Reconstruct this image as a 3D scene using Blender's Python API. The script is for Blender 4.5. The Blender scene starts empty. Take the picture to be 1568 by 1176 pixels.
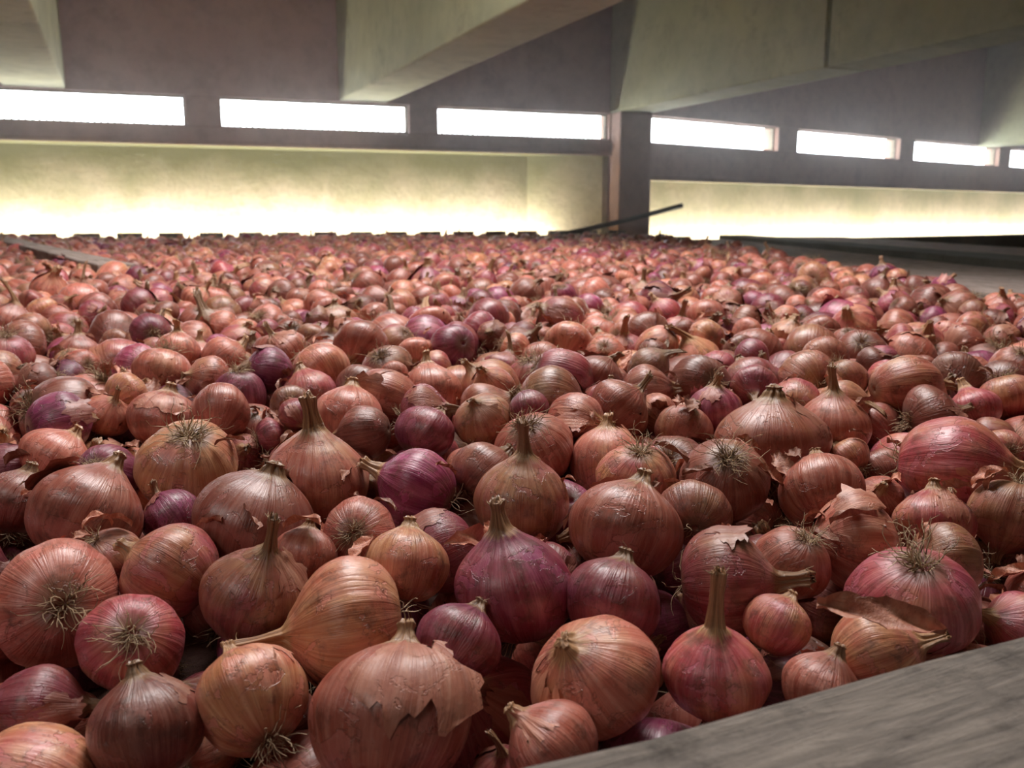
import bpy, bmesh, math, random
import numpy as np
from mathutils import Vector, Quaternion, Matrix, Euler
random.seed(7); np.random.seed(7)
H=0.5   # camera height above the floor; heights below are relative to it
def surf(x,y):
    far=max(0,min(1,(y-4.2)/1.6))
    return -0.118-0.05/(max(y,0.2)+0.05)+0.008*math.sin(x*3.1+1)*math.sin(y*2.3+.5)*min(1,y)-.016*far
# ---------------------------------------------------------------- node helpers
def newmat(name):
    m=bpy.data.materials.new(name); m.use_nodes=True
    nt=m.node_tree; b=nt.nodes['Principled BSDF']; return m,nt,b
def N(nt,typ,**kw):
    n=nt.nodes.new(typ)
    for k,v in kw.items(): setattr(n,k,v)
    return n
def setin(nt,sock,v):
    if isinstance(v,bpy.types.NodeSocket): nt.links.new(v,sock)
    else: sock.default_value=v
def math_(nt,op,a,b=0.0,clamp=False):
    n=N(nt,'ShaderNodeMath',operation=op,use_clamp=clamp); setin(nt,n.inputs[0],a); setin(nt,n.inputs[1],b); return n.outputs[0]
def vmath(nt,op,a,b):
    n=N(nt,'ShaderNodeVectorMath',operation=op); setin(nt,n.inputs[0],a); setin(nt,n.inputs[1],b); return n.outputs[0]
def mix(nt,f,a,b,bt='MIX'):
    n=N(nt,'ShaderNodeMix',data_type='RGBA',blend_type=bt)
    setin(nt,n.inputs['Factor'],f); setin(nt,n.inputs[6],a); setin(nt,n.inputs[7],b); return n.outputs[2]
def noise(nt,vec,scale,detail=3,rough=.5,dist=0):
    n=N(nt,'ShaderNodeTexNoise'); n.inputs['Scale'].default_value=scale; n.inputs['Detail'].default_value=detail
    n.inputs['Roughness'].default_value=rough; n.inputs['Distortion'].default_value=dist
    if vec is not None: nt.links.new(vec,n.inputs['Vector'])
    return n.outputs['Fac']
def ramp(nt,f,stops,interp='LINEAR'):
    n=N(nt,'ShaderNodeValToRGB'); cr=n.color_ramp; cr.interpolation=interp
    while len(cr.elements)<len(stops): cr.elements.new(.5)
    for e,(p,c) in zip(cr.elements,stops): e.position=p; e.color=c if len(c)==4 else (*c,1)
    nt.links.new(f,n.inputs[0]); return n.outputs[0]
def attr(nt,name): return N(nt,'ShaderNodeAttribute',attribute_name=name)
def G(v): return (v,v,v)
# ---------------------------------------------------------------- onion skin material
def onion_skin():
    m,nt,b=newmat('onion_skin')
    mer=attr(nt,'mer').outputs['Vector']; tone=attr(nt,'tone').outputs['Fac']; part=attr(nt,'part').outputs['Fac']
    rnd=N(nt,'ShaderNodeObjectInfo').outputs['Random']
    off=math_(nt,'MULTIPLY',rnd,37.0)
    tc=N(nt,'ShaderNodeTexCoord').outputs['Object']
    offv=N(nt,'ShaderNodeCombineXYZ'); 
    for i in range(3): nt.links.new(off,offv.inputs[i])
    tv=vmath(nt,'ADD',tc,offv.outputs[0])
    st1=noise(nt,vmath(nt,'ADD',vmath(nt,'MULTIPLY',mer,(6,6,.6)),offv.outputs[0]),1.0,4,.6)
    st2=noise(nt,vmath(nt,'ADD',vmath(nt,'MULTIPLY',mer,(17,17,.7)),offv.outputs[0]),1.0,3,.7)
    pt=noise(nt,tv,1.1,3,.55)
    fine=noise(nt,tv,9,5,.65)
    dirt=noise(nt,vmath(nt,'ADD',tv,(5.1,2.2,9.3)),2.6,6,.7,.3)
    j=math_(nt,'MULTIPLY',math_(nt,'SUBTRACT',rnd,.5),.18)
    t=math_(nt,'ADD',tone,j,True)
    t=math_(nt,'ADD',t,math_(nt,'MULTIPLY',math_(nt,'SUBTRACT',pt,.5),.55),True)
    base=ramp(nt,t,[(0,(.18,.045,.034)),(.2,(.32,.072,.048)),(.4,(.42,.105,.070)),(.55,(.45,.18,.085)),(.75,(.35,.050,.060)),(1,(.18,.015,.06))])
    light=ramp(nt,t,[(0,(.38,.16,.13)),(.4,(.64,.28,.21)),(.55,(.66,.38,.22)),(.75,(.56,.18,.19)),(1,(.45,.12,.22))])
    c=mix(nt,ramp(nt,st1,[(.40,G(0)),(.70,G(.8))]),base,light)
    veins=ramp(nt,st2,[(.38,G(1)),(.50,G(0))])
    c=mix(nt,math_(nt,'MULTIPLY',veins,.45),c,mix(nt,.35,base,(.09,.012,.012,1)))
    pe=noise(nt,tv,1.7,5,.6,.6)
    pm=ramp(nt,pe,[(.570,G(0)),(.580,G(1))])
    c=mix(nt,math_(nt,'MULTIPLY',pm,.6),c,ramp(nt,t,[(0,(.40,.09,.085)),(.5,(.60,.22,.17)),(1,(.38,.06,.18))]))
    edge=ramp(nt,pe,[(.553,G(0)),(.564,G(1)),(.574,G(0))])
    c=mix(nt,math_(nt,'MULTIPLY',edge,.65),c,(.11,.035,.02,1))
    c=mix(nt,ramp(nt,dirt,[(.52,G(0)),(.68,G(.65))]),c,(.10,.04,.028,1))
    c=mix(nt,ramp(nt,fine,[(.58,G(0)),(.82,G(.4))]),c,(.58,.40,.34,1))
    z=N(nt,'ShaderNodeSeparateXYZ'); nt.links.new(mer,z.inputs[0]); v=z.outputs[2]
    nk=ramp(nt,math_(nt,'ADD',v,math_(nt,'MULTIPLY',math_(nt,'SUBTRACT',st1,.5),.3)),[(.92,G(0)),(1.08,G(.9))])
    straw=ramp(nt,st2,[(.3,(.12,.05,.025)),(.5,(.40,.21,.10)),(.75,(.66,.46,.26))])
    c=mix(nt,nk,c,straw)
    rt=ramp(nt,math_(nt,'MULTIPLY',v,-1.0),[(.80,G(0)),(.87,G(.8))])
    c=mix(nt,rt,c,(.16,.09,.05,1))
    flk=ramp(nt,st1,[(.3,(.32,.10,.06)),(.55,(.52,.22,.14)),(.8,(.68,.42,.30))])
    c=mix(nt,part,c,flk)
    hsv=N(nt,'ShaderNodeHueSaturation'); setin(nt,hsv.inputs['Value'],math_(nt,'ADD',math_(nt,'MULTIPLY',math_(nt,'FRACT',math_(nt,'MULTIPLY',rnd,7.3)),.8),.52))
    nt.links.new(c,hsv.inputs['Color']); c=hsv.outputs[0]
    nt.links.new(c,b.inputs['Base Color'])
    r=math_(nt,'ADD',math_(nt,'ADD',math_(nt,'MULTIPLY',fine,.36),math_(nt,'MULTIPLY',part,.2)),.19)
    nt.links.new(r,b.inputs['Roughness'])
    b.inputs['Specular IOR Level'].default_value=.65
    b.inputs['Coat Weight'].default_value=.12; b.inputs['Coat Roughness'].default_value=.25
    hgt=math_(nt,'ADD',math_(nt,'ADD',math_(nt,'MULTIPLY',st2,.7),math_(nt,'MULTIPLY',st1,.8)),math_(nt,'ADD',math_(nt,'MULTIPLY',fine,.3),math_(nt,'MULTIPLY',pm,-.6)))
    bp=N(nt,'ShaderNodeBump'); bp.inputs['Strength'].default_value=.55; bp.inputs['Distance'].default_value=.0016
    nt.links.new(hgt,bp.inputs['Height']); nt.links.new(bp.outputs[0],b.inputs['Normal'])
    return m
def root_mat():
    m,nt,b=newmat('dry_root_fibre')
    rnd=N(nt,'ShaderNodeObjectInfo').outputs['Random']
    c=ramp(nt,rnd,[(0,(.30,.19,.11)),(.5,(.45,.32,.20)),(1,(.56,.42,.28))])
    nt.links.new(c,b.inputs['Base Color']); b.inputs['Roughness'].default_value=.8
    return m
SKIN=onion_skin(); ROOT=root_mat()
# ---------------------------------------------------------------- onion geometry
def catmull(P,n):
    P=np.array(P,float); out=[]
    Q=np.vstack([2*P[0]-P[1],P,2*P[-1]-P[-2]])
    seg=len(P)-1
    for k in range(n):
        s=k/(n-1)*seg; i=min(int(s),seg-1); t=s-i
        p0,p1,p2,p3=Q[i],Q[i+1],Q[i+2],Q[i+3]
        out.append(.5*((2*p1)+(-p0+p2)*t+(2*p0-5*p1+4*p2-p3)*t*t+(-p0+3*p1-3*p2+p3)*t**3))
    return np.array(out)
def onion_mesh(name,seed,tone,h=.9,L=.35,nr=.13,roots=20,flakes=1,S=40,R=46,bend=.2,rootlen=.45,wr=1.0,pt=0):
    rg=random.Random(seed)
    P=[(0.0,-.80*h),(.07,-.81*h),(.15,-.86*h),(.50,-.79*h),(.83,-.50*h),(1,-.02),(.955-.05*pt,.36*h),(.79-.16*pt,.66*h),(.53-.17*pt,.86*h),(.27-.06*pt,.98*h+.06*pt),(nr*1.25,1.04*h+.04+.08*pt),(nr*.9,1.06*h+.05+.5*L+.1*pt),(nr*1.05,1.06*h+.06+L+.1*pt),(nr*.3,1.06*h+.07+L+.1*pt)]
    prof=catmull(P,R)
    ph=[rg.uniform(0,6.28) for _ in range(12)]
    ba=rg.uniform(0,6.28); lean=rg.uniform(-.06,.06); a2=rg.uniform(.01,.06); a3=rg.uniform(.008,.03)
    tw=rg.uniform(-2,2); jag=[rg.uniform(-.12,.12)*min(1,.2+L*2) for _ in range(S)]
    def pos(th,r,z,lift=0):
        body=1+a2*math.cos(2*th+ph[0])+a3*math.cos(3*th+ph[1])+.007*wr*math.cos(7*th+ph[2]+z)+.004*wr*math.cos(13*th+ph[3]+1.5*z)+.025*math.sin(2.5*z+ph[4]+th)+.012*wr*math.sin(5*th+4*z+ph[8])*max(0,z)
        nk=min(1,max(0,(z-.90*h)/(.22*h)))
        ridge=1+nk*(.26*math.cos(3*th+ph[5]+tw*z)+.14*math.cos(8*th+ph[6]+2*tw*z))
        rr=max(0,r)*body*ridge+lift
        x=rr*math.cos(th); y=rr*math.sin(th)*(1-.25*nk*(z>h))
        zz=z+.03*math.sin(th+ph[7])*r+ (lift*.3*z)
        o=bend*max(0,z-.9*h)**1.5+lean*z
        return (x+o*math.cos(ba),y+o*math.sin(ba),zz)
    V=[];Fc=[];mer=[];part=[];mi=[]
    hn=lambda z: (z/h if z<=h else 1+(z-h)*.6)
    for k in range(R):
        r,z=prof[k]
        for s in range(S):
            th=2*math.pi*s/S
            z2=z+(jag[s] if k>=R-3 else (jag[s]*.4 if k==R-4 else 0))
            V.append(pos(th,r,z2)); mer.append((math.cos(th),math.sin(th),hn(z))); part.append(0)
    for k in range(R-1):
        for s in range(S):
            s2=(s+1)%S
            Fc.append((k*S+s,k*S+s2,(k+1)*S+s2,(k+1)*S+s)); mi.append(0)
    for (k,fl) in ((0,True),(R-1,False)):
        idx=[k*S+s for s in range(S)]
        Fc.append(tuple(idx[::-1] if fl else idx)); mi.append(0)
    for _ in range(flakes):
        t0=rg.uniform(0,6.28); w=rg.uniform(.6,1.6); v0=rg.uniform(.34,.52); v1=v0+rg.uniform(.14,.30)
        lift=.008; curl=rg.uniform(.03,.26); base=len(V); nu,nv=16,14
        edge=rg.choice([0,1]); ph2=rg.uniform(0,6)
        for a in range(nu):
            for c in range(nv):
                u=a/(nu-1); v=c/(nv-1)
                uu=u+.08*math.sin(v*9+ph2)*(1 if u>.5 else -1)*abs(2*u-1)+.05*math.sin(v*21+ph2)*(2*u-1)
                vv=v+.10*math.sin(u*11+ph2*2)*(1 if v>.5 else -1)*abs(2*v-1)+.07*math.sin(u*25+ph2)*(2*v-1)
                th=t0+w*uu; kk=(v0+(v1-v0)*vv)*(R-1); k0=max(0,min(int(kk),R-2)); f=kk-k0
                r,z=prof[k0]*(1-f)+prof[k0+1]*f
                s_=(uu if edge else vv)
                l=lift+curl*max(0,s_)**3+.006*math.sin(u*14+v*5+ph2)
                V.append(pos(th,r,z,l)); mer.append((math.cos(th),math.sin(th),min(.8,hn(z)))); part.append(.6)
        for a in range(nu-1):
            for c in range(nv-1):
                i=base+a*nv+c; Fc.append((i,i+nv,i+nv+1,i+1)); mi.append(0)
    def hair(p,d,ln,rad,steps=6):
        base=len(V)
        p=Vector(p); d=Vector(d).normalized()
        for i in range(steps+1):
            q=d.orthogonal().normalized(); q2=d.cross(q)
            rr=rad*(1-.6*i/steps)
            for a in range(3):
                an=a*2.094; V.append(tuple(p+(q*math.cos(an)+q2*math.sin(an))*rr)); mer.append((0,0,0)); part.append(0)
            p=p+d*ln/steps
            d=(d+Vector([rg.uniform(-.6,.6) for _ in range(3)])).normalized()
        for i in range(steps):
            for a in range(3):
                b2=(a+1)%3; Fc.append((base+i*3+a,base+i*3+b2,base+i*3+3+b2,base+i*3+3+a)); mi.append(1)
    for _ in range(roots):
        an=rg.uniform(0,6.28); rr=rg.uniform(.01,.16)
        hair((rr*math.cos(an),rr*math.sin(an),-.83*h),(math.cos(an)*rg.uniform(.3,1.8)+.3,math.sin(an)*rg.uniform(.3,1.8),-rg.uniform(.3,1.2)),rootlen*rg.uniform(.4,1.6),.014)
    for _ in range(int(L*12)):
        an=rg.uniform(0,6.28); x,y,z=pos(an,nr*.8,1.02*h+.1+L)
        hair((x,y,z),(math.cos(an)*.6,math.sin(an)*.6,rg.uniform(.4,1.2)),rg.uniform(.08,.25),.014,3)
    me=bpy.data.meshes.new(name); me.from_pydata(V,[],Fc)
    me.materials.append(SKIN); me.materials.append(ROOT)
    me.polygons.foreach_set('material_index',mi); me.polygons.foreach_set('use_smooth',[True]*len(Fc))
    a=me.attributes.new('mer','FLOAT_VECTOR','POINT'); a.data.foreach_set('vector',np.array(mer,float).ravel())
    a=me.attributes.new('part','FLOAT','POINT'); a.data.foreach_set('value',part)
    a=me.attributes.new('tone','FLOAT','POINT'); a.data.foreach_set('value',[tone]*len(V))
    me.update(); return me
# ---------------------------------------------------------------- featured onions
# stem direction, tone, flatness, neck length, root hairs, flakes
HERO=[
((.1,.6,.8),.35,.95,.15,6,3),((-.5,.6,.5),.42,.9,.15,45,1),((-.2,.3,.9),.25,.95,.1,10,1),
((-.95,-.25,-.05),.42,.92,.6,8,1),((.35,0,.95),.55,.95,.5,14,1),((-.5,-.35,.7),.40,.85,.05,16,1),
((-.05,-.05,1),.70,.92,1.0,8,0),((-.2,.1,1),.93,.95,.3,10,0),((.3,.3,.8),.8,.9,.1,6,1),
((.1,.5,.9),.52,.9,.1,20,0),((.95,-.2,.1),.80,.85,.4,8,1),((0,.35,-1),.72,.85,.3,55,3),
((.6,-.1,.3),.6,.9,.3,6,1),((.3,.2,.9),.22,.82,.05,10,2),((0,0,1),.5,.95,.45,14,1),
((-.9,.2,.3),1.0,.95,.3,10,0),((.05,0,1),.6,.95,.5,8,0),((.3,.3,.9),.38,.85,.1,10,2),
((-.2,.35,-.85),.5,.85,.3,65,0),((.3,.5,.7),.3,.9,.1,8,1),((-.7,.1,.4),.7,.9,.2,8,1),
((-.5,.7,-.3),.3,.95,.3,45,1),((0,.9,-.35),.25,.9,.2,55,1),((0,.1,1),.4,.74,.05,10,1),
((0,0,1),.4,.95,.5,8,0),((.85,-.5,.05),.74,1.0,.45,12,1),((0,.65,.6),.42,.92,.1,30,0),
((.05,.5,-.75),.42,.9,.2,60,1),((-.1,.3,-.9),.6,.85,.3,50,0),((.2,.4,-.8),.3,.9,.2,55,1),
((.5,.4,.4),.38,.95,.2,8,0),((.2,.9,.2),.4,.95,.2,8,0),((.2,.2,.9),.28,.8,.1,10,1),
((.5,.6,-.4),.36,.95,.3,36,1),((.3,.3,.5),.28,.8,.1,8,0),((-.1,.3,.9),.38,.95,.2,8,0),
((.5,.5,.6),.85,.9,.1,6,0),((.1,.4,.9),.3,.9,.1,10,1),((.8,.1,.5),.52,.9,.3,10,0),
((-.3,.3,.8),.7,.95,.1,8,0),((.1,.3,-.9),.65,.8,.1,40,0),((.3,-.1,.6),.74,.9,.1,8,1),
((.2,.3,.8),.78,.9,.1,8,1),((.9,-.1,.2),.4,.9,.4,8,0),((-.2,.4,.5),.72,.95,.1,8,0),
((.5,.5,.6),.25,.95,.1,8,0),((-.95,0,.1),.8,.85,.4,8,0),((.2,.3,-.9),.74,.85,.1,45,1),
((.4,.4,.7),.36,.9,.2,8,0),((-.3,.3,-.7),.25,.95,.3,50,1),((-.9,-.1,.1),.38,.9,.3,50,2),
((.1,.4,.8),.72,.9,.1,10,1),((-.95,-.1,.1),.6,.9,.5,8,1),((-.2,-.1,-.6),.4,.95,.2,45,0),
((.4,.5,.5),.85,.95,.1,10,0),((-.6,.2,.5),.3,.95,.1,10,2),((.4,.2,.6),.7,.9,.1,10,0),
((.3,.2,.9),.1,.9,.1,6,0),((-.3,.6,-.5),.7,.9,.2,45,0),((.3,.2,.7),.4,.9,.1,6,1),
((0,.2,1),.3,.95,.3,8,0),((0,.1,1),.2,.95,.4,8,0),((.3,.2,.9),.5,.9,.1,8,0),((0,0,1),.6,.95,.6,8,0),
((.3,.2,.7),.7,.9,.1,6,0),((.1,.3,.9),.3,.9,.1,6,0),((.3,.3,-.7),.6,.8,.1,40,0),
]
# x, y (mm), radius (0.1 mm)
POS="-57,384,371 -127,397,270 -172,379,253 -88,448,345 -146,473,288 42,411,319 103,414,264 2,480,340 56,463,267 -64,502,255 123,484,314 224,466,350 188,424,254 -169,557,398 -143,628,372 -67,607,303 7,586,327 73,543,358 -249,661,378 -289,573,376 -202,498,282 -256,469,341 -99,542,233 210,703,448 275,740,313 332,649,396 218,599,294 154,620,327 91,628,288 16,682,324 -22,636,238 122,567,229 -311,772,321 -410,788,381 -360,677,271 -80,859,297 -74,727,253 -147,768,319 -23,789,262 -198,851,281 -270,929,285 -344,1113,298 88,802,248 131,847,280 244,888,283 292,1048,320 -68,1081,342 21,925,270 145,732,235 168,505,225 215,528,276 276,553,246 262,507,227 333,566,251 -29,431,214 19,369,210 142,444,175 -344,594,251 -201,434,258 153,402,194 -364,1019,247 -524,1060,257 -487,1220,280 258,1746,308 186,384,187 -127,514,192 -250,519,192"
hp=[];hr=[]
for s in POS.split():
    x,y,r=[float(q) for q in s.split(',')]; x/=1000;y/=1000
    hp.append(Vector((x,y,surf(x,y)-(.004 if y<.43 else 0)))); hr.append(r/10000)
assert len(hp)==len(HERO),(len(hp),len(HERO))
# ---------------------------------------------------------------- fill by deposition
cell=.09; grid={}
def addg(i,x,y): grid.setdefault((int(x//cell),int(y//cell)),[]).append(i)
SX=[];SY=[];SZ=[];SR=[]
def put(x,y,z,r):
    i=len(SX); SX.append(x);SY.append(y);SZ.append(z);SR.append(r); addg(i,x,y)
for p,r in zip(hp,hr): put(p.x,p.y,p.z,r)
NH=len(SX)
Cx,Cy=.81,6.5; LD=(-.937,-.348); LN=(-.348,.937); RD=(.81,.587); RN=(-.587,.81)
def inbed(x,y,r):
    if y<.27 or x>.88-r or x<-.62*y-.35: return False
    if (x-.011)*(-.404)+(y-.267)*.914<r+.004 and x>-.3: return False
    if (x-Cx)*LN[0]+(y-Cy)*LN[1]>-.44-r: return False
    if y>5.9: return False
    return True
def height(x,y,r,base):
    z=base; b=-1; cx,cy=int(x//cell),int(y//cell)
    for gx in (cx-1,cx,cx+1):
        for gy in (cy-1,cy,cy+1):
            for i in grid.get((gx,gy),()):
                dx=x-SX[i];dy=y-SY[i];m=(r+SR[i])*.93; d2=m*m-dx*dx-dy*dy
                if d2>0:
                    zz=SZ[i]+math.sqrt(d2)
                    if zz>z: z=zz;b=i
    return z,b
rr=random.Random(3)
def rad(): return min(.038,max(.015,rr.gauss(.0255,.0055)))
y=.25
while y<6.3:
    x=-.62*y-.4
    while x<.9:
        xx=x+rr.uniform(-.012,.012); yy=y+rr.uniform(-.012,.012); r=rad()
        if inbed(xx,yy,r):
            z=surf(xx,yy)-.062+rr.uniform(-.012,.008); ok=True
            cx,cy=int(xx//cell),int(yy//cell)
            for gx in (cx-1,cx,cx+1):
                for gy in (cy-1,cy,cy+1):
                    for i in grid.get((gx,gy),()):
                        if i<NH and (xx-SX[i])**2+(yy-SY[i])**2+(z-SZ[i])**2<((r+SR[i])*.9)**2: ok=False
            if ok: put(xx,yy,z,r)
        x+=.056
    y+=.052
NB=len(SX)
cand=[]
for ps in range(3):
    y=.25
    while y<6.3:
        x=-.62*y-.4
        while x<.9:
            cand.append((x+rr.uniform(-.03,.03),y+rr.uniform(-.03,.03))); x+=.048
        y+=.048
rr.shuffle(cand)
for (x,y) in cand:
    r=rad()
    if not inbed(x,y,r): continue
    base=surf(x,y)-.07
    z,b=height(x,y,r,base)
    for st in range(14):
        if b<0: break
        dx,dy=x-SX[b],y-SY[b]; l=math.hypot(dx,dy)+1e-6
        nx,ny=x+dx/l*.007,y+dy/l*.007
        z2,b2=height(nx,ny,r,base)
        if z2<z: x,y,z,b=nx,ny,z2,b2
        else:
            ok=False
            for sg in (1,-1):
                nx,ny=x-dy/l*.007*sg,y+dx/l*.007*sg
                z2,b2=height(nx,ny,r,base)
                if z2<z: x,y,z,b=nx,ny,z2,b2; ok=True; break
            if not ok: break
    lim=(.008+.014*rr.random()) if y>.72 else -.006
    if inbed(x,y,r) and z<surf(x,y)+lim: put(x,y,z,r)
vcol=bpy.data.collections.new('onion_variants')
tones=[.22,.3,.36,.4,.44,.5,.15,.33,.62,.7,.76,.85,.97,.25,.38,.9,.1,.46,.68,.35,.8,.72,.3,.4]
for i,t in enumerate(tones):
    r2=random.Random(100+i)
    me=onion_mesh('onion_var_%02d'%i,200+i,t,h=r2.uniform(.82,1.15),L=r2.choice([0,.1,.15,.2,.3,.45,.6,.2]),nr=r2.uniform(.10,.16),roots=[0,45,20,60][i%4],flakes=r2.choice([0,1,2,2,3]),bend=r2.uniform(0,.9),S=32,R=40,pt=r2.choice([0,.2,.5,.9,1.1]),wr=1.8,rootlen=.55)
    o=bpy.data.objects.new('onion_var_%02d'%i,me); vcol.objects.link(o)
def instancer(name,pts,rots,scl,vid,col,parent=None):
    me=bpy.data.meshes.new(name); me.from_pydata(pts,[],[])
    a=me.attributes.new('rot','FLOAT_VECTOR','POINT'); a.data.foreach_set('vector',np.array(rots,float).ravel())
    a=me.attributes.new('scl','FLOAT_VECTOR','POINT'); a.data.foreach_set('vector',np.array(scl,float).ravel())
    a=me.attributes.new('vid','INT','POINT'); a.data.foreach_set('value',vid)
    o=bpy.data.objects.new(name,me); bpy.context.scene.collection.objects.link(o)
    ng=bpy.data.node_groups.new(name+'_nodes','GeometryNodeTree')
    ng.interface.new_socket('Geometry',in_out='INPUT',socket_type='NodeSocketGeometry')
    ng.interface.new_socket('Geometry',in_out='OUTPUT',socket_type='NodeSocketGeometry')
    gi=ng.nodes.new('NodeGroupInput');go=ng.nodes.new('NodeGroupOutput')
    ip=ng.nodes.new('GeometryNodeInstanceOnPoints'); ci=ng.nodes.new('GeometryNodeCollectionInfo')
    ci.inputs['Collection'].default_value=col; ci.inputs['Separate Children'].default_value=True; ci.inputs['Reset Children'].default_value=True
    def na(n,t):
        x=ng.nodes.new('GeometryNodeInputNamedAttribute'); x.data_type=t; x.inputs['Name'].default_value=n; return x.outputs['Attribute']
    e=ng.nodes.new('FunctionNodeEulerToRotation')
    ng.links.new(na('rot','FLOAT_VECTOR'),e.inputs[0])
    ng.links.new(gi.outputs[0],ip.inputs['Points']); ng.links.new(ci.outputs[0],ip.inputs['Instance'])
    ip.inputs['Pick Instance'].default_value=True
    ng.links.new(na('vid','INT'),ip.inputs['Instance Index']); ng.links.new(e.outputs[0],ip.inputs['Rotation']); ng.links.new(na('scl','FLOAT_VECTOR'),ip.inputs['Scale'])
    ng.links.new(ip.outputs[0],go.inputs[0])
    md=o.modifiers.new('instances','NODES'); md.node_group=ng
    if parent: o.parent=parent
    return o
pts=[];rots=[];scl=[];vid=[]
for i in range(NH,len(SX)):
    q=Vector((rr.gauss(0,1),rr.gauss(0,1),rr.gauss(.05,1))).normalized().to_track_quat('Z','Y')@Quaternion((0,0,1),rr.uniform(0,6.28))
    pts.append((SX[i],SY[i],SZ[i]+H)); rots.append(tuple(q.to_euler())); s=SR[i]*rr.uniform(.97,1.05); scl.append((s,s,s)); vid.append(rr.randrange(len(tones)))
pile=instancer('onion_pile',pts,rots,scl,vid,vcol)
for n,(row,p,r) in enumerate(zip(HERO,hp,hr)):
    (d,tn,fl,nk,ro,fk)=row
    me=onion_mesh('onion_%d'%n,1000+n,tn,h=fl*(1.04 if n%3 else 1),L=nk,nr=.14 if nk<.5 else .12,roots=ro,flakes=fk,bend=.12,S=56,R=64,rootlen=.6,pt=(.7 if nk>=.3 else (n%4)*.2),wr=1.8)
    o=bpy.data.objects.new('onion_%d'%n,me); bpy.context.scene.collection.objects.link(o)
    q=Vector(d).normalized().to_track_quat('Z','Y')@Quaternion((0,0,1),random.uniform(0,6.28))
    o.rotation_mode='QUATERNION'; o.rotation_quaternion=q; o.location=(p.x,p.y,p.z+H); o.scale=(r*1.02,)*3; o.parent=pile
scol=bpy.data.collections.new('skin_scraps')
for i in range(6):
    rg=random.Random(i+50); V=[];Fs=[];nu,nv=18,11
    a0=rg.uniform(.5,1.3); wv=rg.uniform(.5,1)
    for a in range(nu):
        for c in range(nv):
            u=a/(nu-1)-.5; v=c/(nv-1)-.5
            wd=.45*math.cos(u*2.6)+.05*math.sin(u*21+i)+.03*math.sin(u*47)
            th=u*2*a0
            V.append((math.sin(th)/a0*.9,v*2*wd*wv,(math.cos(th)-.7)*.6*a0+.35*v*v*2+.05*math.sin(u*12+v*9+i)))
    for a in range(nu-1):
        for c in range(nv-1):
            k=a*nv+c; Fs.append((k,k+nv,k+nv+1,k+1))
    me=bpy.data.meshes.new('skin_scrap_%d'%i); me.from_pydata(V,[],Fs); me.materials.append(SKIN)
    me.polygons.foreach_set('use_smooth',[True]*len(Fs))
    A=me.attributes.new('mer','FLOAT_VECTOR','POINT'); A.data.foreach_set('vector',np.array([(v[0],v[1]*.6,.2) for v in V]).ravel())
    A=me.attributes.new('part','FLOAT','POINT'); A.data.foreach_set('value',[.8]*len(V))
    A=me.attributes.new('tone','FLOAT','POINT'); A.data.foreach_set('value',[rg.uniform(.2,.6)]*len(V))
    scol.objects.link(bpy.data.objects.new('skin_scrap_%d'%i,me))
    if i in (1,4):
        o=bpy.data.objects.new('papery_skin_strip',me); bpy.context.scene.collection.objects.link(o); o.parent=pile
        if i==1: o.location=hp[12]+Vector((-.008,-.018,.030+H)); o.scale=(.036,.026,.026); o.rotation_euler=(.5,.12,-.25)
        else: o.location=hp[9]+Vector((.04,.005,.012+H)); o.scale=(.026,.03,.026); o.rotation_euler=(.9,.5,.9)
pts=[];rots=[];scl=[];vid=[]
for _ in range(1300):
    y=.5+5*rr.random()**1.3; x=rr.uniform(-.6*y-.1,min(.8,.6*y+.1))
    if not inbed(x,y,.02): continue
    z,b=height(x,y,.004,surf(x,y)-.03)
    if z>surf(x,y)+.025: continue
    pts.append((x,y,z+H+.001)); rots.append((rr.uniform(-.7,.7),rr.uniform(-.7,.7),rr.uniform(0,6.28))); s=rr.uniform(.008,.018); scl.append((s,s,s)); vid.append(rr.randrange(6))
instancer('loose_skins',pts,rots,scl,vid,scol,pile)
# ---------------------------------------------------------------- building materials
def plaster(name,c1,c2,scale=2,bump=.004,c3=None,rough=.9,moss=None,spots=.58):
    m,nt,b=newmat(name); tc=N(nt,'ShaderNodeTexCoord').outputs['Object']
    n1=noise(nt,tc,scale,6,.6); n2=noise(nt,tc,scale*9,6,.7)
    c=mix(nt,ramp(nt,n1,[(.35,G(0)),(.65,G(1))]),(*c1,1),(*c2,1))
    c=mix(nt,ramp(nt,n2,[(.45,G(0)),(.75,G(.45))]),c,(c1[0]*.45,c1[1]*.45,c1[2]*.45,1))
    if c3:
        c=mix(nt,ramp(nt,noise(nt,tc,scale*3,8,.75,.3),[(spots,G(0)),(spots+.13,G(.6))]),c,(*c3,1))
    if moss:
        s=N(nt,'ShaderNodeSeparateXYZ'); nt.links.new(tc,s.inputs[0])
        hz=math_(nt,'ADD',s.outputs[2],math_(nt,'MULTIPLY',math_(nt,'SUBTRACT',n1,.5),.45))
        c=mix(nt,ramp(nt,hz,[(.52,G(0)),(.88,G(.92))]),c,(*moss,1))
    nt.links.new(c,b.inputs['Base Color']); b.inputs['Roughness'].default_value=rough
    bp=N(nt,'ShaderNodeBump'); bp.inputs['Distance'].default_value=bump; bp.inputs['Strength'].default_value=.8
    nt.links.new(n2,bp.inputs['Height']); nt.links.new(bp.outputs[0],b.inputs['Normal']); return m
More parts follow.
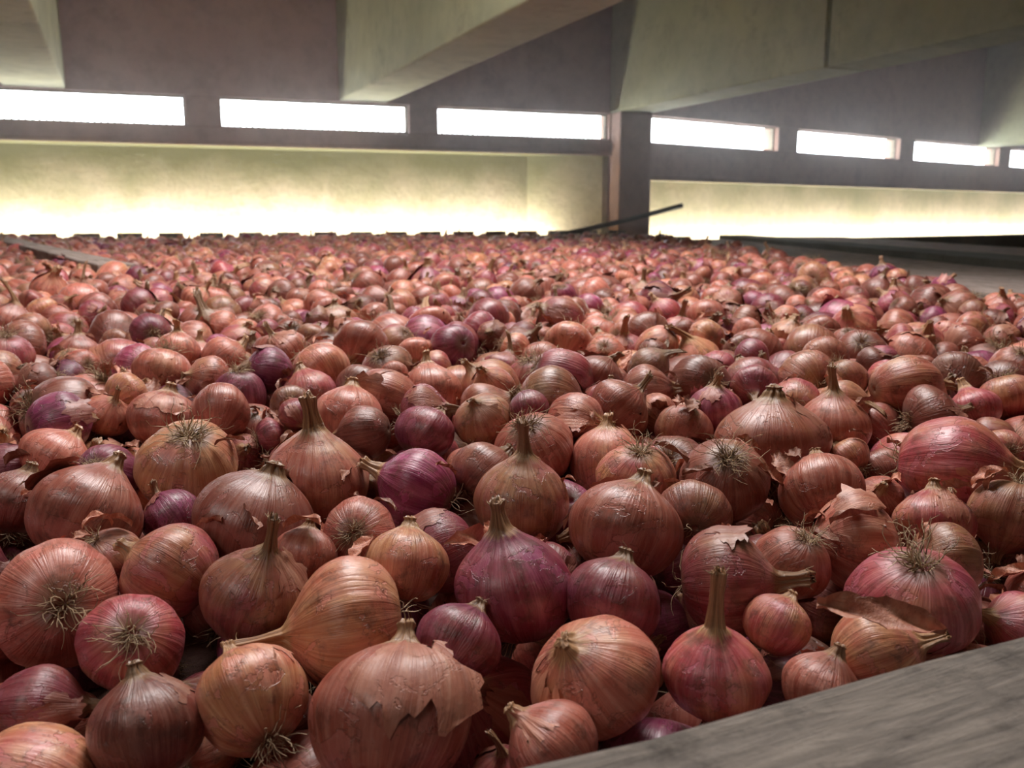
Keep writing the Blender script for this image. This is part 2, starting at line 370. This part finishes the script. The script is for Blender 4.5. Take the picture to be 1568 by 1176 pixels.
def wood(name,c1,c2,sc=6,k=(1.2,14,14),stain=.6):
    m,nt,b=newmat(name); tc=N(nt,'ShaderNodeTexCoord').outputs['Object']
    mp=N(nt,'ShaderNodeMapping'); mp.inputs['Scale'].default_value=k; nt.links.new(tc,mp.inputs[0])
    n1=noise(nt,mp.outputs[0],sc,9,.72,.5); n2=noise(nt,tc,18,6,.75); n3=noise(nt,tc,60,4,.7)
    c=ramp(nt,n1,[(.32,(c1[0]*.4,c1[1]*.4,c1[2]*.4)),(.42,c1),(.68,c2)])
    c=mix(nt,ramp(nt,n2,[(.48,G(0)),(.66,G(stain))]),c,(c1[0]*.35,c1[1]*.33,c1[2]*.33,1))
    nt.links.new(c,b.inputs['Base Color']); b.inputs['Roughness'].default_value=.85
    bp=N(nt,'ShaderNodeBump'); bp.inputs['Distance'].default_value=.003; bp.inputs['Strength'].default_value=1
    nt.links.new(math_(nt,'ADD',n1,math_(nt,'MULTIPLY',n3,.3)),bp.inputs['Height']); nt.links.new(bp.outputs[0],b.inputs['Normal']); return m
M_up=plaster('brown_plaster',(.33,.20,.155),(.40,.25,.19),1.2,c3=(.22,.13,.10),spots=.54)
M_beam=plaster('mossy_concrete',(.47,.47,.28),(.33,.34,.21),1.1,.006,c3=(.20,.18,.11),spots=.55)
M_low=plaster('ochre_wall',(.68,.57,.41),(.56,.50,.31),2.2,.008,c3=(.36,.28,.16),moss=(.18,.18,.07),spots=.54)
M_dark=plaster('dark_mortar',(.07,.065,.06),(.11,.10,.09),4)
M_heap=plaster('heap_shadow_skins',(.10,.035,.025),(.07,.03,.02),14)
M_floor=plaster('concrete_floor',(.20,.18,.16),(.28,.26,.23),2)
M_wood=wood('weathered_wood',(.16,.135,.12),(.33,.28,.245),sc=5,k=(2.5,22,22),stain=.85)
M_wood2=wood('grey_walkway_wood',(.26,.20,.175),(.38,.31,.28))
M_met=wood('window_frame_wood',(.20,.17,.12),(.32,.28,.2))
def obj(name,V,Fs,mat,parent=None,bevel=0):
    me=bpy.data.meshes.new(name); me.from_pydata(V,[],Fs); me.materials.append(mat)
    bm=bmesh.new(); bm.from_mesh(me); bmesh.ops.recalc_face_normals(bm,faces=bm.faces); bm.to_mesh(me); bm.free()
    o=bpy.data.objects.new(name,me); bpy.context.scene.collection.objects.link(o)
    if bevel:
        b=o.modifiers.new('bevel','BEVEL'); b.width=bevel; b.segments=3
    if parent: o.parent=parent
    return o
BF=[(0,1,2,3),(7,6,5,4),(0,4,5,1),(1,5,6,2),(2,6,7,3),(3,7,4,0)]
class Geo:
    def __init__(s): s.V=[];s.F=[]
    def box8(s,P): 
        b=len(s.V); s.V+=P; s.F+=[tuple(b+i for i in f) for f in BF]
    def box(s,O,D,Nn,t0,t1,o0,o1,z0,z1):
        q=[(t0,o0),(t1,o0),(t1,o1),(t0,o1)]
        s.box8([(O[0]+D[0]*t+Nn[0]*o,O[1]+D[1]*t+Nn[1]*o,z0+H) for t,o in q]+[(O[0]+D[0]*t+Nn[0]*o,O[1]+D[1]*t+Nn[1]*o,z1+H) for t,o in q])
C=(Cx,Cy); ZC=1.9
def wall(name,D,Nn,wins,tmax,zt,zb,band,rec):
    g=Geo(); g.box(C,D,Nn,-.05,tmax,0,.16,zt,ZC)
    g.box(C,D,Nn,-.05,tmax,0,.16,band,zb)
    e=-.05
    for a,b in wins: g.box(C,D,Nn,e,a,0,.16,zb,zt); e=b
    g.box(C,D,Nn,e,tmax,0,.16,zb,zt)
    g.box(C,D,Nn,-.05,tmax,-.015,.005,band-.012,band+.012)
    w=obj(name,g.V,g.F,M_up,bevel=.006)
    g=Geo(); g.box(C,D,Nn,-.05,tmax,.16,rec+.1,band,band+.04); g.box(C,D,Nn,-.3,tmax,rec,rec+.1,-H,band)
    obj(name+'_lower',g.V,g.F,M_low)
    for n,(a,b) in enumerate(wins):
        g=Geo(); f=.010
        g.box(C,D,Nn,a,b,.05,.09,zb,zb+f); g.box(C,D,Nn,a,b,.05,.09,zt-f,zt); g.box(C,D,Nn,a,a+f,.05,.09,zb+f,zt-f); g.box(C,D,Nn,b-f,b,.05,.09,zb+f,zt-f)
        if name=='wall_back':
            k=a+.03
            while k<b-.03: g.box(C,D,Nn,k,k+.012,.12,.126,zb+f,zb+.13); k+=.036
            g.box(C,D,Nn,a+f,b-f,.12,.126,zb+.125,zb+.133)
        WN[0]+=1; obj('window_%d'%WN[0],g.V,g.F,M_met)
WN=[0]
wall('wall_back',LD,LN,[(.131,1.378),(1.572,2.739),(2.938,4.15),(4.35,5.5)],6.2,.715,.54,.44,.40)
wall('wall_back_right',RD,RN,[(.161,1.691),(1.948,3.474),(3.722,5.353),(5.6,7.2),(7.45,9)],9.5,.725,.535,.28,.35)
g=Geo(); g.box8([(Cx+LD[0]*a+LN[0]*b,Cy+LD[1]*a+LN[1]*b,z+H) for z in (-H,.44) for a,b in ((.13,.02),(.17,.02),(.62,.42),(.5,.42))])
obj('trim_1',g.V,g.F,M_low)
g=Geo(); g.box(C,LD,LN,-.13,.12,-.14,.12,-H,.72); obj('concrete_column',g.V,g.F,M_up,bevel=.01)
BD=Vector((.40,-.917)); BW=(.917,.40)
def beam(O,width,ln,joint=None,zb=.72):
    g=Geo()
    if joint is None: g.box(O,(BD.x,BD.y),BW,-.1,ln,0,width,zb,ZC)
    else:
        g.box(O,(BD.x,BD.y),BW,-.1,joint-.012,0,width,zb,ZC); g.box(O,(BD.x,BD.y),BW,joint+.012,ln,0,width,zb,ZC)
        g.box(O,(BD.x,BD.y),BW,joint-.013,joint+.013,.03,width-.03,zb+.02,ZC)
    return obj('concrete_beam',g.V,g.F,M_beam,bevel=.012)
def LP(t): return (Cx+LD[0]*t,Cy+LD[1]*t)
def RP(t): return (Cx+RD[0]*t,Cy+RD[1]*t)
beam(LP(2.02),.30,8); beam(LP(3.89),.32,8); beam(LP(.13),.28,8,joint=2.1); beam(LP(5.6),.3,7); beam(RP(4.9),.3,9)
def poly(name,pts,z0,z1,mat):
    n=len(pts); V=[(x,y,z0) for x,y in pts]+[(x,y,z1) for x,y in pts]
    Fs=[tuple(range(n))[::-1],tuple(range(n,2*n))]+[(i,(i+1)%n,n+(i+1)%n,n+i) for i in range(n)]
    return obj(name,V,Fs,mat)
LE=LP(6.2); RE=RP(9.5)
outl=[(LE[0],-3.5),(RE[0],-3.5),(RE[0],RE[1]+.5),(Cx-.2,Cy+.6),(LE[0],LE[1]+.5)]
poly('floor',outl,-.1,0,M_floor)
poly('ceiling',outl,ZC+H,ZC+H+.1,M_up)
poly('wall_left',[(LE[0]-.1,-3.5),(LE[0],-3.5),(LE[0],LE[1]+.5),(LE[0]-.1,LE[1]+.5)],0,ZC+H,M_up)
poly('wall_right',[(RE[0],-3.5),(RE[0]+.1,-3.5),(RE[0]+.1,RE[1]+.5),(RE[0],RE[1]+.5)],0,ZC+H,M_up)
poly('wall_front',[(LE[0],-3.6),(RE[0],-3.6),(RE[0],-3.5),(LE[0],-3.5)],0,ZC+H,M_up)
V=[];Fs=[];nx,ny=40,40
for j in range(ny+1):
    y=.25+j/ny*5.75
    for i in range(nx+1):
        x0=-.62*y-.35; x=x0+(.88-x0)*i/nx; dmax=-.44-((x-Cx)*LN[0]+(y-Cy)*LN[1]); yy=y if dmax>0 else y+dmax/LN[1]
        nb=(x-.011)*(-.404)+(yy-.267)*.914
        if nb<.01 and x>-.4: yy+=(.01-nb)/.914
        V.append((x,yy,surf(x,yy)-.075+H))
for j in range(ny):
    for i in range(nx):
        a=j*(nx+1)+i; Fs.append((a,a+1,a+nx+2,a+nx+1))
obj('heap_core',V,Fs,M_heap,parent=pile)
def plank(name,p0,p1,w,zt,zb,mat,side=1,zt2=None,bev=.004):
    d=Vector((p1[0]-p0[0],p1[1]-p0[1])); L=d.length; d.normalize(); n=Vector((d.y,-d.x))*side
    zt2=zt if zt2 is None else zt2; V=[];nn=24
    dz=(zt2-zt)
    rg=random.Random(5)
    for k in range(nn+1):
        x=L*k/nn; e=[rg.uniform(-.0012,.0012) for _ in range(4)]; hh=zt+dz*k/nn
        V+=[(x,0+e[0],zb+dz*k/nn),(x,w+e[1],zb+dz*k/nn),(x,w+e[2],hh+e[3]),(x,e[1],hh+e[2])]
    Fs=[(0,1,2,3),tuple(4*nn+i for i in (3,2,1,0))]
    for k in range(nn):
        for a in range(4):
            b=(a+1)%4; Fs.append((4*k+a,4*k+4+a,4*k+4+b,4*k+b))
    o=obj(name,V,Fs,mat,bevel=bev)
    o.matrix_world=Matrix(((d.x,n.x,0,p0[0]),(d.y,n.y,0,p0[1]),(0,0,1,H),(0,0,0,1)))
    return o
plank('bin_edge_board',(-.29,.134),(.72,.581),.11,-.178,-H,M_wood)
plank('bin_side_board',(.90,.30),(.93,5.9),.45,-.138,-.17,M_wood2)
plank('bin_side_wall',(.89,.55),(.92,5.9),.03,-.142,-H,M_wood)
plank('low_dark_kerb',(1.38,1.0),(1.45,6.3),.20,-.118,-H,M_dark)
plank('low_dark_kerb',(1.2,6.35),(8.0,11.2),.12,-.165,-H,M_dark)
plank('walkway_board',(1.62,1.2),(1.70,6.0),.5,-.125,-.16,M_wood2)
plank('loose_plank',(-.80,1.90),(-2.5,4.3),.075,-.096,-.125,M_wood2,side=-1,zt2=-.070)
g=Geo(); g.box(C,LD,LN,-.3,6,-.42,-.38,-H,-.128)
t=.2
while t<5.8:
    g.box(C,LD,LN,t,t+.13,-.42,-.385,-.128,-.084); t+=.215
obj('slatted_bin_edge',g.V,g.F,M_wood,bevel=.003)
def rod(name,a,b,r,mat):
    a=Vector(a);b=Vector(b);d=(b-a); V=[];Fs=[];n=10;m=10;q=d.normalized().to_track_quat('Z','Y')
    for k in range(m+1):
        p=a+d*k/m+Vector((0,0,-.01*math.sin(math.pi*k/m)))
        for i in range(n):
            an=6.283*i/n; V.append(tuple(p+q@Vector((r*math.cos(an),r*math.sin(an),0))))
    for k in range(m):
        for i in range(n): Fs.append((k*n+i,k*n+(i+1)%n,(k+1)*n+(i+1)%n,(k+1)*n+i))
    Fs.append(tuple(range(n))[::-1]); Fs.append(tuple(m*n+i for i in range(n)))
    return obj(name,V,Fs,mat)
rod('iron_rod',(.22,5.75,H-.125),(1.13,6.0,H+.08),.016,M_dark)
# ---------------------------------------------------------------- lights
def area(name,loc,target,sx,sy,e,col):
    l=bpy.data.lights.new(name,'AREA'); l.shape='RECTANGLE'; l.size=sx; l.size_y=sy; l.energy=e; l.color=col
    o=bpy.data.objects.new(name,l); bpy.context.scene.collection.objects.link(o)
    o.location=loc; o.rotation_mode='QUATERNION'; o.rotation_quaternion=(Vector(target)-Vector(loc)).to_track_quat('-Z','Y'); return o
def strip(name,D,Nn,t0,t1,off,z,e,col,tilt):
    m=(t0+t1)/2; L=abs(t1-t0)
    o=area(name,(0,0,0),(0,0,1),L,.12,e,col)
    X=Vector((D[0],D[1],0)); d=(Vector((Nn[0],Nn[1],0))*tilt+Vector((0,0,1))).normalized(); Z=-d; Y=Z.cross(X).normalized()
    o.rotation_quaternion=Matrix((X,Y,Z)).transposed().to_quaternion()
    o.location=(C[0]+D[0]*m+Nn[0]*off,C[1]+D[1]*m+Nn[1]*off,z+H)
strip('vent_light_left',LD,LN,.5,5.8,.22,-.26,68,(1,.95,.86),.7)
strip('vent_light_right',RD,RN,.3,9,.18,-.28,85,(1,.96,.87),.7)
area('rear_fill',(-1.1,-.6,H+1.6),(.3,1.6,H-.2),.5,.45,11,(1,.95,.9))  # added fill lamp, unseen behind the camera on the left; no opening there
area('overhead_fill',(-.05,1.7,H+1.85),(0,1.9,0),.95,1.1,72,(1,.96,.94))  # added lamp above the frame under the closed ceiling, brightens the mid pile
w=bpy.data.worlds.new('sky'); bpy.context.scene.world=w; w.use_nodes=True
bg=w.node_tree.nodes['Background']; bg.inputs[0].default_value=(.90,.95,1,1); bg.inputs[1].default_value=17
g=Geo(); g.box((0,0),(1,0),(0,1),LE[0]+.05,RE[0]-.05,1.6,11.0,-.05,1.88)
m=bpy.data.materials.new('glow_haze'); m.use_nodes=True; nt=m.node_tree; nt.nodes.clear()  # added scatter volume, stands in for lens glow around the windows
vs_=nt.nodes.new('ShaderNodeVolumeScatter'); vs_.inputs['Density'].default_value=.032; vs_.inputs['Anisotropy'].default_value=.8; vs_.inputs['Color'].default_value=(1,.93,.90,1)
out=nt.nodes.new('ShaderNodeOutputMaterial'); nt.links.new(vs_.outputs[0],out.inputs['Volume'])
obj('glow_haze',g.V,g.F,m)
# ---------------------------------------------------------------- camera
cd=bpy.data.cameras.new('camera'); cam=bpy.data.objects.new('camera',cd); bpy.context.scene.collection.objects.link(cam)
cam.location=(0,0,H); cam.rotation_euler=(math.radians(90-10.627),0,0); cd.sensor_width=36; cd.lens=31.177; cd.clip_start=.01
cd.dof.use_dof=True; cd.dof.focus_distance=.6; cd.dof.aperture_fstop=14
bpy.context.scene.camera=cam
vs=bpy.context.scene.view_settings; vs.view_transform='Standard'; vs.look='None'; vs.exposure=.1
